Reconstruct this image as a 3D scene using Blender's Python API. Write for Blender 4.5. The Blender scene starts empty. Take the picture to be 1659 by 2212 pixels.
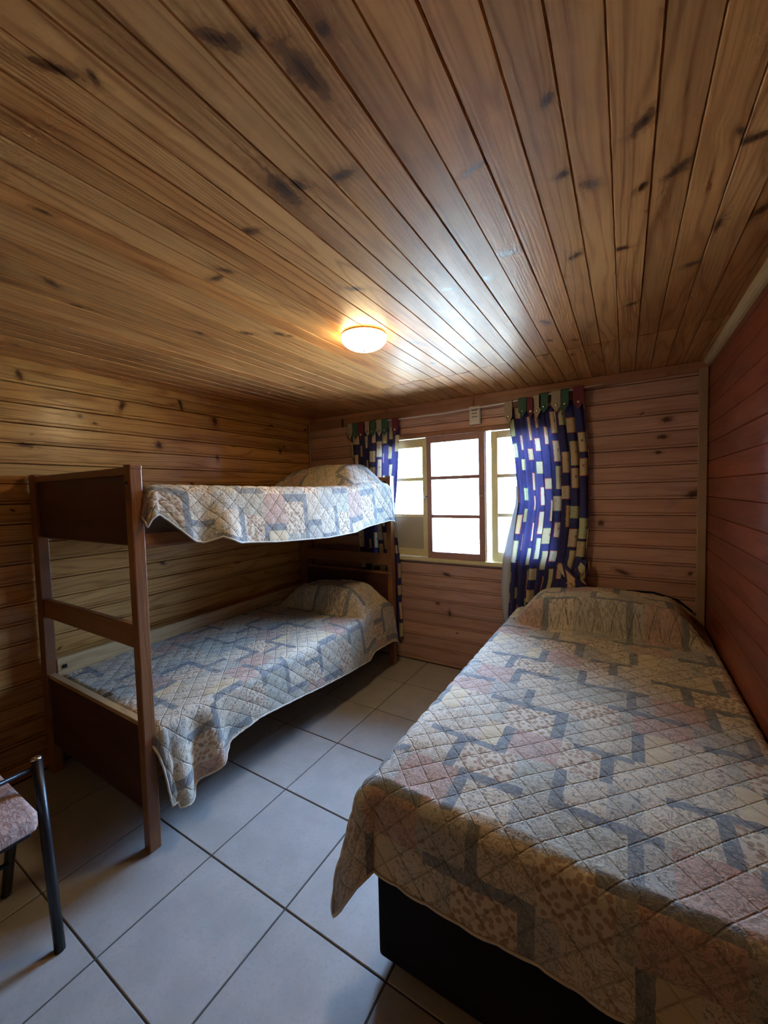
import bpy, bmesh, math, random
import numpy as np
from mathutils import Matrix, Vector

random.seed(7)
S = bpy.context.scene
COL = S.collection
PI = math.pi

# ------------------------------------------------------------------ camera
RX = (0.8548105, 0.51839544, -0.02377342)      # image right, in the room's axes
DN = (0.00545044, -0.05477762, -0.9984837)     # image down
FW = (-0.51891165, 0.85338478, -0.04964996)    # view direction
cd = bpy.data.cameras.new('camera')
cam = bpy.data.objects.new('camera', cd)
COL.objects.link(cam)
cam.matrix_world = Matrix(((RX[0], -DN[0], -FW[0], 0.0), (RX[1], -DN[1], -FW[1], 0.0),
                           (RX[2], -DN[2], -FW[2], 1.4), (0, 0, 0, 1)))
cd.sensor_fit = 'HORIZONTAL'
cd.sensor_width = 36.0
cd.lens = 36.0 * 856.85 / 1659.0
cd.clip_start = 0.02
S.camera = cam

# ------------------------------------------------------------------ world, sun, exposure
W = bpy.data.worlds.new('sky')
S.world = W
W.use_nodes = True
bg = W.node_tree.nodes['Background']
bg.inputs['Color'].default_value = (0.36, 0.59, 1.0, 1)
bg.inputs['Strength'].default_value = 50.0
sd = bpy.data.lights.new('sun', 'SUN')
sd.energy = 105.0
sd.angle = math.radians(1.0)
sd.color = (1.0, 0.93, 0.74)
sun = bpy.data.objects.new('sun', sd)
COL.objects.link(sun)
sun.rotation_euler = (math.radians(42), 0, math.radians(-25))     # from behind the house, onto the yard
pd = bpy.data.lights.new('window_portal', 'AREA')
pd.shape = 'RECTANGLE'
pd.size, pd.size_y = 1.46, 1.0
pd.cycles.is_portal = True
portal = bpy.data.objects.new('window_portal', pd)
COL.objects.link(portal)
portal.location = (-1.105, 3.02, 1.35)
portal.rotation_euler = (math.radians(-90), 0, 0)
S.view_settings.view_transform = 'Standard'
S.view_settings.look = 'None'
S.view_settings.exposure = 0.62
S.view_settings.gamma = 1.0
S.view_settings.use_curve_mapping = False
S.cycles.use_denoising = True
S.cycles.use_adaptive_sampling = True
S.cycles.adaptive_threshold = 0.12
S.cycles.adaptive_min_samples = 16
S.cycles.max_bounces = 6
S.cycles.diffuse_bounces = 4
S.cycles.glossy_bounces = 2
S.cycles.transparent_max_bounces = 8
S.cycles.caustics_reflective = False
S.cycles.caustics_refractive = False
S.cycles.sample_clamp_indirect = 6.0

# room: camera stands at x=0, y=0; x along the window wall, y towards it
XL, XR, YB, YF, ZC = -2.58, 0.405, 2.90, -1.0, 2.10
WX0, WX1, WZ0, WZ1 = -1.85, -0.36, 0.855, 1.85      # window opening

# ------------------------------------------------------------------ node helpers
class NT:
    def __init__(self, name):
        self.m = bpy.data.materials.new(name)
        self.m.use_nodes = True
        self.t = self.m.node_tree
        self.b = self.t.nodes['Principled BSDF']
        self.out = self.t.nodes['Material Output']
    def n(self, typ, **kw):
        nd = self.t.nodes.new(typ)
        for k, v in kw.items():
            setattr(nd, k, v)
        return nd
    def put(self, sock, v):
        if v is None:
            return
        if isinstance(v, bpy.types.NodeSocket):
            self.t.links.new(v, sock)
        elif isinstance(v, (tuple, list)) and sock.type == 'RGBA' and len(v) == 3:
            sock.default_value = (*v, 1)
        else:
            sock.default_value = v
    def math(self, op, a, b=None, c=None, clamp=False):
        nd = self.n('ShaderNodeMath', operation=op, use_clamp=clamp)
        self.put(nd.inputs[0], a); self.put(nd.inputs[1], b); self.put(nd.inputs[2], c)
        return nd.outputs[0]
    def vec(self, op, a, b=None, out=0):
        nd = self.n('ShaderNodeVectorMath', operation=op)
        self.put(nd.inputs[0], a)
        if op == 'SCALE':
            self.put(nd.inputs[3], b)
        else:
            self.put(nd.inputs[1], b)
        return nd.outputs[1] if op in ('LENGTH', 'DOT_PRODUCT', 'DISTANCE') else nd.outputs[0]
    def xyz(self, x, y, z=0.0):
        nd = self.n('ShaderNodeCombineXYZ')
        self.put(nd.inputs[0], x); self.put(nd.inputs[1], y); self.put(nd.inputs[2], z)
        return nd.outputs[0]
    def sep(self, v):
        nd = self.n('ShaderNodeSeparateXYZ')
        self.put(nd.inputs[0], v)
        return nd.outputs[0], nd.outputs[1], nd.outputs[2]
    def noise(self, v, scale, detail=2.0, rough=0.5, dist=0.0):
        nd = self.n('ShaderNodeTexNoise')
        self.put(nd.inputs['Vector'], v)
        nd.inputs['Scale'].default_value = scale
        nd.inputs['Detail'].default_value = detail
        nd.inputs['Roughness'].default_value = rough
        nd.inputs['Distortion'].default_value = dist
        return nd.outputs['Fac']
    def mix(self, f, a, b, blend='MIX'):
        nd = self.n('ShaderNodeMix', data_type='RGBA', blend_type=blend)
        self.put(nd.inputs[0], f); self.put(nd.inputs[6], a); self.put(nd.inputs[7], b)
        return nd.outputs[2]
    def ramp(self, f, stops, interp='LINEAR'):
        nd = self.n('ShaderNodeValToRGB')
        cr = nd.color_ramp
        cr.interpolation = interp
        while len(cr.elements) > 1:
            cr.elements.remove(cr.elements[-1])
        for i, (p, c) in enumerate(stops):
            e = cr.elements[0] if i == 0 else cr.elements.new(p)
            e.position = p
            e.color = (*c, 1) if len(c) == 3 else c
        self.put(nd.inputs[0], f)
        return nd
    def step(self, v, lo, hi):            # smooth 0..1 between lo and hi (either order)
        nd = self.n('ShaderNodeMapRange', interpolation_type='SMOOTHSTEP')
        self.put(nd.inputs[0], v)
        if lo < hi:
            vals = (lo, hi, 0.0, 1.0)
        else:
            vals = (hi, lo, 1.0, 0.0)
        for i, x in enumerate(vals):
            nd.inputs[1 + i].default_value = x
        return nd.outputs[0]
    def bump(self, h, strength, dist=0.001, normal=None):
        nd = self.n('ShaderNodeBump')
        nd.inputs['Strength'].default_value = strength
        nd.inputs['Distance'].default_value = dist
        self.put(nd.inputs['Height'], h)
        self.put(nd.inputs['Normal'], normal)
        return nd.outputs[0]
    def base(self, col=None, rough=None, metal=None, normal=None, spec=None):
        self.put(self.b.inputs['Base Color'], col)
        self.put(self.b.inputs['Roughness'], rough)
        self.put(self.b.inputs['Metallic'], metal)
        self.put(self.b.inputs['Normal'], normal)
        self.put(self.b.inputs['Specular IOR Level'], spec)
        return self.m

def lin(c):                              # sRGB 0..255 to linear
    return tuple(((v / 255) / 12.92) if v / 255 <= 0.04045 else (((v / 255) + 0.055) / 1.055) ** 2.4 for v in c)

def mul(c, k):
    return tuple(min(1.0, v * k) for v in c)

def wood(name, light, dark, knot, rough=0.34, heroes=None, axes=(0, 1), grain=1.0, knots=1.0, tint=0.22, kscale=(1.7, 6.0), spec=.38):
    """Pine board: local X runs along the grain, local Y across it."""
    N = NT(name)
    oi = N.n('ShaderNodeObjectInfo')
    rnd = oi.outputs['Random']
    tc = N.n('ShaderNodeTexCoord').outputs['Object']
    off = N.vec('SCALE', (61.0, 23.0, 11.0), rnd)
    P = N.vec('ADD', tc, off)
    u, v, w = N.sep(P)
    # scattered knots
    vo = N.n('ShaderNodeTexVoronoi', voronoi_dimensions='2D', feature='F1')
    N.put(vo.inputs['Vector'], N.xyz(N.math('MULTIPLY', u, kscale[0]), N.math('MULTIPLY', v, kscale[1])))
    vo.inputs['Scale'].default_value = 1.0
    vo.inputs['Randomness'].default_value = 1.0
    pu, pv, _ = N.sep(vo.outputs['Position'])
    cr, cg, cb = N.sep(vo.outputs['Color'])
    du = N.math('SUBTRACT', u, N.math('DIVIDE', pu, kscale[0]))
    dv = N.math('SUBTRACT', v, N.math('DIVIDE', pv, kscale[1]))
    dv = N.math('ADD', dv, N.math('MULTIPLY', du, N.math('MULTIPLY_ADD', cb, 1.2, -0.6)))
    size = N.math('MULTIPLY_ADD', cr, 0.95, 0.25)
    q = N.vec('LENGTH', N.xyz(N.math('DIVIDE', du, 0.018), N.math('DIVIDE', dv, 0.0105)))
    q = N.math('DIVIDE', q, size)
    exist = N.math('GREATER_THAN', cg, 1.0 - 0.62 * knots)
    q = N.math('ADD', q, N.math('MULTIPLY', N.math('SUBTRACT', 1.0, exist), 50.0))
    # warp the grain round them
    near = N.math('EXPONENT', N.math('MULTIPLY', N.math('MULTIPLY', q, q), -0.10))
    v2 = N.math('ADD', v, N.math('MULTIPLY', N.math('MULTIPLY', dv, near), -0.62))
    if heroes:                       # big knots: each board carries the places of its own
        lu, lv, _ = N.sep(tc)
        wn = N.math('MULTIPLY_ADD', N.noise(P, 55.0, 3.0, .6), 1.5, 0.15)
        qh = None
        for k in range(4):
            A1 = N.n('ShaderNodeAttribute', attribute_type='OBJECT', attribute_name='knot_%d' % k)
            A2 = N.n('ShaderNodeAttribute', attribute_type='OBJECT', attribute_name='knot_shape_%d' % k)
            ca, cb_, ra = N.sep(A1.outputs['Vector']); rb, co_, si = N.sep(A2.outputs['Vector'])
            da = N.math('SUBTRACT', lu, ca); db = N.math('SUBTRACT', lv, cb_)
            d1 = N.math('DIVIDE', N.math('MULTIPLY_ADD', da, co_, N.math('MULTIPLY', db, si)), N.math('MAXIMUM', ra, 1e-5))
            d2 = N.math('DIVIDE', N.math('SUBTRACT', N.math('MULTIPLY', db, co_), N.math('MULTIPLY', da, si)), N.math('MAXIMUM', rb, 1e-5))
            l = N.math('ADD', N.math('SQRT', N.math('MULTIPLY_ADD', d1, d1, N.math('MULTIPLY', d2, d2))), N.math('MULTIPLY', N.math('LESS_THAN', ra, 1e-4), 99.0))
            qh = l if qh is None else N.math('MINIMUM', qh, l)
        qh = N.math('MULTIPLY', qh, wn)
        q = N.math('MINIMUM', q, qh)
    # broad figure, growth lines, fibres
    warp = N.noise(N.xyz(N.math('MULTIPLY', u, 0.9), N.math('MULTIPLY', v2, 7.0), w), 1.0, 2.0)
    near2 = N.math('EXPONENT', N.math('MULTIPLY', q, -0.55))
    ph = N.math('MULTIPLY_ADD', warp, 34.0, N.math('MULTIPLY', v2, 620.0))
    ph = N.math('MULTIPLY_ADD', near2, 7.0, ph)
    lines = N.math('MULTIPLY_ADD', N.math('SINE', ph), 0.5, 0.5)
    lines = N.math('POWER', lines, 1.6)
    v3 = N.math('MULTIPLY_ADD', warp, 46.0, N.math('MULTIPLY', v2, 150.0))
    cath = N.math('POWER', N.math('MULTIPLY_ADD', N.math('SINE', v3), .5, .5), 5.0)
    amp = N.noise(N.xyz(N.math('MULTIPLY', u, 0.5), N.math('MULTIPLY', v2, 12.0), w), 1.0, 1.0)
    lines = N.math('MULTIPLY', lines, N.step(amp, 0.36, 0.68))
    lines = N.math('MAXIMUM', lines, N.math('MULTIPLY', cath, .9))
    fib = N.noise(N.xyz(N.math('MULTIPLY', u, 5.0), N.math('MULTIPLY', v2, 170.0), w), 1.0, 2.0, 0.6)
    blot = N.noise(N.xyz(N.math('MULTIPLY', u, 2.2), N.math('MULTIPLY', v2, 16.0), w), 1.0, 3.0, 0.6)
    f = N.math('MULTIPLY', lines, 0.62 * grain)
    f = N.math('ADD', f, N.math('MULTIPLY', N.math('SUBTRACT', fib, 0.5), 0.75 * grain))
    f = N.math('ADD', f, N.math('MULTIPLY', N.math('SUBTRACT', blot, 0.44), 1.9))
    f = N.math('MULTIPLY', f, 0.9, clamp=True)
    c = N.mix(f, light, dark)
    rings = N.math('MULTIPLY_ADD', N.math('SINE', N.math('MULTIPLY', q, 7.5)), 0.10, 0.86)
    km = N.math('MULTIPLY', N.step(q, 1.12, 0.70), rings)
    halo = N.math('MULTIPLY', N.step(q, 2.4, 0.8), 0.55)
    c = N.mix(halo, c, mul(dark, 0.72))
    c = N.mix(km, c, N.mix(N.math('MULTIPLY', N.step(q, .80, .25), N.step(fib, .35, .6)), mul(knot, 1.35), mul(knot, .35)))
    t = N.math('MULTIPLY_ADD', rnd, tint, 1.0 - tint / 2)
    t2 = N.math('MULTIPLY_ADD', N.math('FRACT', N.math('MULTIPLY', rnd, 7.3)), tint * 0.5, 1.0 - tint * 0.25)
    c = N.mix(1.0, c, N.xyz(t, N.math('MULTIPLY', t, t2), N.math('MULTIPLY', t, N.math('MULTIPLY', t2, t2))), 'MULTIPLY')
    h = N.math('ADD', N.math('MULTIPLY', fib, 0.5), N.math('MULTIPLY', lines, -0.25))
    h = N.math('ADD', h, N.math('MULTIPLY', blot, 1.2))
    nrm = N.bump(h, 0.45, 0.0014)
    r = N.math('MULTIPLY_ADD', blot, 0.22, rough - 0.10)
    return N.base(c, r, normal=nrm, spec=spec)

def plain(name, c, rough=0.5, metal=0.0, noise=0.12, scale=30.0, spec=0.5, bump=0.0):
    N = NT(name)
    tc = N.n('ShaderNodeTexCoord').outputs['Object']
    n = N.noise(tc, scale, 3.0, 0.6)
    k = N.math('MULTIPLY_ADD', n, 2 * noise, 1.0 - noise)
    col = N.mix(1.0, c, N.xyz(k, k, k), 'MULTIPLY')
    nrm = N.bump(n, bump, 0.002) if bump else None
    return N.base(col, rough, metal, nrm, spec)

# ------------------------------------------------------------------ mesh helpers
def link(name, me, mat=None, parent=None, smooth=False):
    o = bpy.data.objects.new(name, me)
    COL.objects.link(o)
    if mat and not me.materials:
        me.materials.append(mat)
    if parent:
        o.parent = parent
    if smooth:
        me.shade_smooth()
    return o

def empty(name, loc=(0, 0, 0), rz=0.0):
    o = bpy.data.objects.new(name, None)
    COL.objects.link(o)
    o.location = loc
    o.rotation_euler = (0, 0, rz)
    o.empty_display_size = 0.1
    return o

def tag(o, label, cat, group=None):
    o['label'] = label
    o['category'] = cat
    if group:
        o['group'] = group
    return o

def struct(o):
    o['kind'] = 'structure'
    return o

def bm_box(bm, a, b, bev=0.0, seg=1):
    """axis-aligned box from corner a to corner b, bevelled"""
    cx = [(p + q) / 2 for p, q in zip(a, b)]
    sz = [abs(q - p) for p, q in zip(a, b)]
    r = bmesh.ops.create_cube(bm, size=1.0, matrix=Matrix.Translation(cx) @ Matrix.Diagonal((*sz, 1)))
    if bev:
        es = list({e for v in r['verts'] for e in v.link_edges})
        bmesh.ops.bevel(bm, geom=es, offset=min(bev, min(sz) * 0.45), segments=seg, affect='EDGES', profile=0.5)

def bm_obj(name, bm, mat, parent=None, smooth=False):
    bmesh.ops.recalc_face_normals(bm, faces=bm.faces)
    me = bpy.data.meshes.new(name)
    bm.to_mesh(me)
    bm.free()
    return link(name, me, mat, parent, smooth)

def box(name, a, b, mat, parent=None, bev=0.002, seg=1):
    bm = bmesh.new()
    bm_box(bm, a, b, bev, seg)
    return bm_obj(name, bm, mat, parent)

def boxes(name, lst, mat, parent=None, bev=0.002):
    bm = bmesh.new()
    for a, b in lst:
        bm_box(bm, a, b, bev)
    return bm_obj(name, bm, mat, parent)

def bm_tube(bm, pts, r, n=10, cap=True):
    pts = [Vector(p) for p in pts]
    rs = r if isinstance(r, (list, tuple)) else [r] * len(pts)
    rings = []
    up = None
    for i, p in enumerate(pts):
        d = (pts[min(i + 1, len(pts) - 1)] - pts[max(i - 1, 0)]).normalized()
        if up is None:
            up = Vector((0, 0, 1)) if abs(d.z) < 0.9 else Vector((1, 0, 0))
        s = d.cross(up).normalized()
        up = s.cross(d).normalized()
        rings.append([bm.verts.new(p + (s * math.cos(k * 2 * PI / n) + up * math.sin(k * 2 * PI / n)) * rs[i]) for k in range(n)])
    for a, b in zip(rings, rings[1:]):
        for k in range(n):
            bm.faces.new((a[k], a[(k + 1) % n], b[(k + 1) % n], b[k]))
    if cap:
        bm.faces.new(rings[0][::-1]); bm.faces.new(rings[-1])

def tube(name, pts, r, mat, parent=None, n=10):
    bm = bmesh.new()
    bm_tube(bm, pts, r, n)
    return bm_obj(name, bm, mat, parent, True)

def lathe(name, prof, loc, mat, parent=None, n=40, axis='z'):
    bm = bmesh.new()
    rings = []
    for (r, z) in prof:
        ring = []
        for k in range(n):
            a = 2 * PI * k / n
            p = Vector((r * math.cos(a), r * math.sin(a), z))
            if axis == 'y':
                p = Vector((p.x, -p.z, p.y))
            ring.append(bm.verts.new(p + Vector(loc)))
        rings.append(ring)
    for a, b in zip(rings, rings[1:]):
        for k in range(n):
            bm.faces.new((a[k], a[(k + 1) % n], b[(k + 1) % n], b[k]))
    bm.faces.new(rings[0]); bm.faces.new(rings[-1])
    return bm_obj(name, bm, mat, parent, True)

def profile_mesh(name, prof, L):
    """closed (y, z) profile swept along local X from 0 to L"""
    n = len(prof)
    vs = [(x, y, z) for x in (0.0, L) for (y, z) in prof]
    fs = [(i, (i + 1) % n, n + (i + 1) % n, n + i) for i in range(n)]
    fs += [tuple(range(n))[::-1], tuple(range(n, 2 * n))]
    me = bpy.data.meshes.new(name)
    me.from_pydata(vs, [], fs)
    bm = bmesh.new(); bm.from_mesh(me)
    bmesh.ops.recalc_face_normals(bm, faces=bm.faces)
    bm.to_mesh(me); bm.free()
    return me

def frame_mat(origin, ax, ay, az):
    return Matrix(((ax[0], ay[0], az[0], origin[0]), (ax[1], ay[1], az[1], origin[1]),
                   (ax[2], ay[2], az[2], origin[2]), (0, 0, 0, 1)))

# ------------------------------------------------------------------ materials
# big knots seen in the photograph: place on the surface, half length, half width, slant
HK = [(-0.457, 0.534, 0.0542, 0.0184, 0.15), (-0.483, 0.453, 0.0082, 0.0065, -0.2), (-0.536, 0.426, 0.033, 0.0116, 0.77), (-0.673, 0.699, 0.0514, 0.0195, -0.08), (-0.636, 0.706, 0.0174, 0.0139, 0.47), (-0.539, 0.739, 0.0323, 0.0129, 1.45), (-0.797, 0.309, 0.0318, 0.0095, 0.55), (-0.758, 0.351, 0.0147, 0.0074, -0.49), (-1.066, 0.837, 0.0216, 0.0108, 0.49), (-1.128, 0.851, 0.0239, 0.012, 1.4), (-0.86, 0.752, 0.0257, 0.0103, 1.13), (-0.798, 1.15, 0.0319, 0.012, 0.83), (-0.394, 0.504, 0.0102, 0.0092, 0.7), (-0.301, 1.233, 0.0289, 0.0145, 1.57), (-0.399, 1.345, 0.0203, 0.0142, 1.77), (-0.124, 0.804, 0.013, 0.0091, 2.35), (-0.123, 1.006, 0.0113, 0.009, 2.03), (-0.074, 1.072, 0.021, 0.0127, 0.93), (0.026, 0.951, 0.0266, 0.012, 2.4), (0.1, 1.129, 0.0284, 0.0128, 2.43), (-0.131, 1.366, 0.0187, 0.0112, 2.21), (-0.014, 1.399, 0.0194, 0.0097, 1.46), (0.178, 1.623, 0.0243, 0.0121, 1.98), (0.216, 1.116, 0.034, 0.0116, 1.63), (0.293, 1.415, 0.0256, 0.0128, 2.74), (0.019, 1.836, 0.0204, 0.0107, 2.06), (-0.638, 1.852, 0.0303, 0.0141, 0.83), (-0.53, 1.333, 0.0261, 0.0096, 1.33), (-0.859, 1.698, 0.0504, 0.0114, 0.46), (-1.698, 0.688, 0.0213, 0.0107, -0.01), (-1.583, 0.575, 0.0282, 0.0121, -0.59), (-1.212, 0.433, 0.0153, 0.0077, 0.1), (-1.559, 1.079, 0.0213, 0.0106, 0.02), (-1.401, 1.197, 0.0239, 0.0124, 0.54), (-1.295, 1.283, 0.0291, 0.0135, 0.19), (-1.812, 1.985, 0.0329, 0.0115, 1.35), (0.033, 1.144, 0.014, 0.0084, 2.47), (-0.291, 1.819, 0.0302, 0.0109, 0.4), (0.21, 1.423, 0.0304, 0.0091, 2.97), (-0.505, 0.901, 0.0307, 0.0065, 0.72), (-0.287, 0.881, 0.026, 0.0065, 1.79)]
HL = [(.78, 2.03, .010, .020, .3), (1.25, 1.955, .014, .034, -.4), (1.62, 2.03, .010, .040, .3), (1.03, 1.86, .011, .009, 0), (1.46, 1.74, .020, .020, 0),
      (1.88, 1.95, .020, .030, .3), (1.89, 1.68, .010, .020, 0), (.79, 1.68, .032, .010, 0), (2.52, 1.78, .012, .016, 0), (1.10, 1.83, .012, .007, 0)]
HB = [(-1.20, .74, .030, .012, -.3), (-1.18, .43, .012, .022, 0), (.21, 1.79, .026, .014, 0), (.19, 1.69, .022, .011, 0), (.34, 1.35, .030, .018, .4),
      (-.01, .86, .036, .012, -.3), (.33, .88, .010, .010, 0), (-.13, 1.17, .020, .016, 0), (.17, 1.60, .018, .009, 0), (-1.28, .50, .016, .010, 0)]
M_ceil = wood('pine_ceiling', (.58, .272, .092), (.295, .108, .030), (.085, .028, .010), 0.34, True, kscale=(1.3, 5.0), knots=1.0, tint=.32, spec=.17, grain=1.25)
M_left = wood('pine_left', (.58, .30, .09), (.30, .120, .03), (.075, .024, .010), 0.22, True, kscale=(1.5, 4.8), knots=1.15, tint=.20, grain=1.15)
M_back = wood('pine_back', (.60, .36, .275), (.40, .215, .16), (.07, .022, .014), 0.40, True, kscale=(1.2, 4.0), knots=.7, tint=.18, grain=.8)
M_right = wood('red_stained_boards', (.25, .062, .028), (.13, .028, .014), (.045, .012, .010), 0.45, None, knots=.5, kscale=(2.0, 4.0), tint=.34, grain=.7)
M_trim = wood('pale_trim', (.60, .45, .25), (.42, .28, .13), (.2, .1, .04), 0.45, None, knots=.1)
M_corner = wood('tan_corner_strip', (.48, .32, .20), (.34, .21, .12), (.2, .1, .04), 0.5, None, knots=.1)
M_fascia = wood('pine_fascia', (.42, .21, .12), (.25, .11, .06), (.07, .022, .014), 0.40, None, knots=.4)
M_bunk = wood('varnished_brown_wood', (.29, .125, .05), (.16, .058, .026), (.05, .015, .01), 0.32, None, knots=.15, tint=.06)
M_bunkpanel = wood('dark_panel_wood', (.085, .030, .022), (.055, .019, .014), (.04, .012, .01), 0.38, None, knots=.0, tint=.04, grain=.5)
M_bunkpale = wood('pale_bunk_wood', (.55, .36, .18), (.36, .21, .09), (.08, .03, .02), 0.42, None, knots=.2, tint=.05)
M_gap = plain('dark_gap', (.035, .016, .008), 0.9)
M_outer = plain('outer_boards', (.35, .25, .16), 0.8)
M_sashbrown = plain('brown_paint', (.38, .21, .17), 0.45, noise=.15)
M_cream = plain('cream_yellow_paint', (.74, .64, .34), 0.5, noise=.08)
M_panelgrey = plain('grey_cream_panel', (.46, .42, .30), 0.6, noise=.06, scale=8)
M_white = plain('white_plastic', (.72, .68, .62), 0.4, noise=.03)
M_dots = plain('dark_slots', (.10, .09, .09), 0.6)
M_chrome = plain('bright_metal', (.75, .73, .70), 0.25, 1.0, noise=.03)
M_rod = plain('white_rod', (.80, .78, .75), 0.3, 0.3, noise=.03)
M_blackmetal = plain('black_tube', (.012, .012, .016), 0.35, 0.0, noise=.3)
M_blackcloth = plain('black_fabric', (.012, .010, .012), 0.95, noise=.35, scale=400, bump=.6, spec=.15)
M_bolt = plain('black_bolt', (.02, .018, .016), 0.4, .6)
M_mat = plain('mattress_ticking', (.42, .36, .32), 0.9, noise=.1)
M_grout = plain('grey_grout', (.070, .062, .055), 0.9, noise=.3, scale=60)
M_pale = plain('pale_gravel', (.77, .75, .62), 0.95, noise=.15, scale=3)
M_bark = plain('bark', (.12, .08, .05), 0.95, noise=.4, scale=20)
M_leaf = plain('yellow_green_leaves', (.42, .55, .10), 0.6, noise=.4, scale=3)
M_binding = plain('quilt_binding', (.60, .56, .47), 0.85, noise=.1, scale=200)

def tile_mat():
    N = NT('pale_ceramic_tile')
    tc = N.n('ShaderNodeTexCoord').outputs['Object']
    rnd = N.n('ShaderNodeObjectInfo').outputs['Random']
    P = N.vec('ADD', tc, N.vec('SCALE', (31.0, 17.0, 5.0), rnd))
    a = N.noise(P, 9.0, 4.0, 0.6)
    b = N.noise(P, 90.0, 3.0, 0.65)
    sp = N.noise(P, 34.0, 4.0, 0.7)
    c = N.mix(N.step(a, .3, .7), (.45, .425, .40), (.39, .37, .345))
    c = N.mix(N.math('MULTIPLY', N.step(b, .48, .70), .50), c, (.35, .33, .31))
    c = N.mix(N.math('MULTIPLY', N.step(sp, .66, .76), .55), c, (.25, .23, .22))
    k = N.math('MULTIPLY_ADD', rnd, .07, .965)
    c = N.mix(1.0, c, N.xyz(k, k, k), 'MULTIPLY')
    return N.base(c, N.math('MULTIPLY_ADD', b, .25, .26), normal=N.bump(N.math('ADD', a, N.math('MULTIPLY', b, .3)), .25, .001), spec=.45)
M_tile = tile_mat()

def quilt_mat(name, wear=1.0):
    """printed patchwork: rows of rectangles, slate bands, scroll / dot / leaf prints"""
    N = NT(name)
    uv = N.n('ShaderNodeUVMap').outputs[0]
    u, v, _ = N.sep(uv)
    wig = N.math('MULTIPLY_ADD', N.noise(uv, 40.0, 1.0), 0.006, -0.003)
    U, V = 0.66, 0.72
    x = N.math('FRACT', N.math('DIVIDE', N.math('ADD', N.math('ADD', u, wig), 10 * U), U))
    y = N.math('FRACT', N.math('DIVIDE', N.math('ADD', N.math('ADD', v, wig), 10 * V), V))
    cre, och, pnk, gry, blu, grn = (.66, .58, .45), (.66, .55, .36), (.58, .40, .33), (.50, .47, .40), (.19, .205, .22), (.52, .51, .42)
    # alpha = print: .0 none, .3 dots, .6 scrolls, .9 leaves
    A = {'c': (*cre, .3), 'o': (*och, .0), 'p': (*pnk, .6), 'g': (*gry, .9), 'b': (*blu, .75), 'n': (*grn, .6), 'C': (*cre, .6), 'G': (*cre, .9), 'q': (*mul(cre, .95), .3)}
    rows = [
        [(0, 'b'), (.055, 'c'), (.30, 'n'), (.36, 'G'), (.55, 'o'), (.66, 'b'), (.71, 'C'), (.92, 'g')],
        [(0, 'C'), (.20, 'b'), (.25, 'g'), (.45, 'p'), (.70, 'n'), (.76, 'c')],
        [(0, 'g'), (.12, 'G'), (.32, 'b'), (.37, 'p'), (.60, 'g'), (.68, 'b'), (.73, 'n')],
        [(0, 'n'), (.16, 'c'), (.40, 'b'), (.45, 'C'), (.68, 'g'), (.80, 'G'), (.95, 'b')],
        [(0, 'p'), (.22, 'b'), (.27, 'o'), (.36, 'C'), (.58, 'G'), (.78, 'b'), (.83, 'c')],
    ]
    ys = [0, .22, .40, .60, .80]
    col, alp = None, None
    for r, y0 in zip(rows, ys):
        rp = N.ramp(x, [(p, A[k]) for p, k in r], 'CONSTANT')
        if col is None:
            col, alp = rp.outputs[0], rp.outputs[1]
        else:
            m = N.math('GREATER_THAN', y, y0)
            col = N.mix(m, col, rp.outputs[0])
            alp = N.math('MULTIPLY_ADD', m, N.math('SUBTRACT', rp.outputs[1], alp), alp)
    # horizontal slate bands of different reach
    def rect(x0, x1, y0, y1):
        a = N.math('MULTIPLY', N.math('GREATER_THAN', x, x0), N.math('LESS_THAN', x, x1))
        b = N.math('MULTIPLY', N.math('GREATER_THAN', y, y0), N.math('LESS_THAN', y, y1))
        return N.math('MULTIPLY', a, b)
    band = None
    for r in ((.0, .42, .20, .245), (.45, .82, .375, .415), (.10, .37, .575, .62), (.62, 1.0, .585, .625), (.22, .60, .785, .825), (.70, .95, .965, 1.0)):
        k = rect(*r)
        band = k if band is None else N.math('MAXIMUM', band, k)
    col = N.mix(band, col, blu)
    alp = N.math('MULTIPLY_ADD', band, N.math('SUBTRACT', .75, alp), alp)
    # prints
    vd = N.n('ShaderNodeTexVoronoi', voronoi_dimensions='2D'); N.put(vd.inputs['Vector'], uv); vd.inputs['Scale'].default_value = 55.0
    dots = N.step(vd.outputs['Distance'], .42, .32)
    sc = N.noise(uv, 34.0, 2.0, .5, 1.4)
    scr = N.math('LESS_THAN', N.math('ABSOLUTE', N.math('SUBTRACT', N.math('FRACT', N.math('MULTIPLY', sc, 5.0)), .5)), .20)
    lf = N.noise(uv, 95.0, 3.0, .7, 1.0)
    leaf = N.step(lf, .53, .60)
    w_d = N.math('MULTIPLY', N.math('GREATER_THAN', alp, .15), N.math('LESS_THAN', alp, .45))
    w_s = N.math('MULTIPLY', N.math('GREATER_THAN', alp, .45), N.math('LESS_THAN', alp, .70))
    w_b = N.math('MULTIPLY', N.math('GREATER_THAN', alp, .70), N.math('LESS_THAN', alp, .82))
    w_l = N.math('GREATER_THAN', alp, .82)
    col = N.mix(N.math('MULTIPLY', N.math('MULTIPLY', w_d, dots), .75), col, (.33, .19, .11))
    col = N.mix(N.math('MULTIPLY', N.math('MULTIPLY', w_s, scr), .62), col, (.24, .20, .14))
    col = N.mix(N.math('MULTIPLY', N.math('MULTIPLY', w_b, scr), .45), col, (.42, .40, .33))
    col = N.mix(N.math('MULTIPLY', N.math('MULTIPLY', w_l, leaf), .78), col, (.15, .155, .125))
    fade = N.noise(uv, 3.0, 2.0)
    col = N.mix(N.math('MULTIPLY_ADD', fade, .16, .0), col, (.50, .49, .45))
    # fine puckers between the stitch lines
    s = 0.7071
    p1 = N.math('MULTIPLY_ADD', u, s, N.math('MULTIPLY', v, s))
    p2 = N.math('MULTIPLY_ADD', u, s, N.math('MULTIPLY', v, -s))
    sp = 0.062
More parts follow.
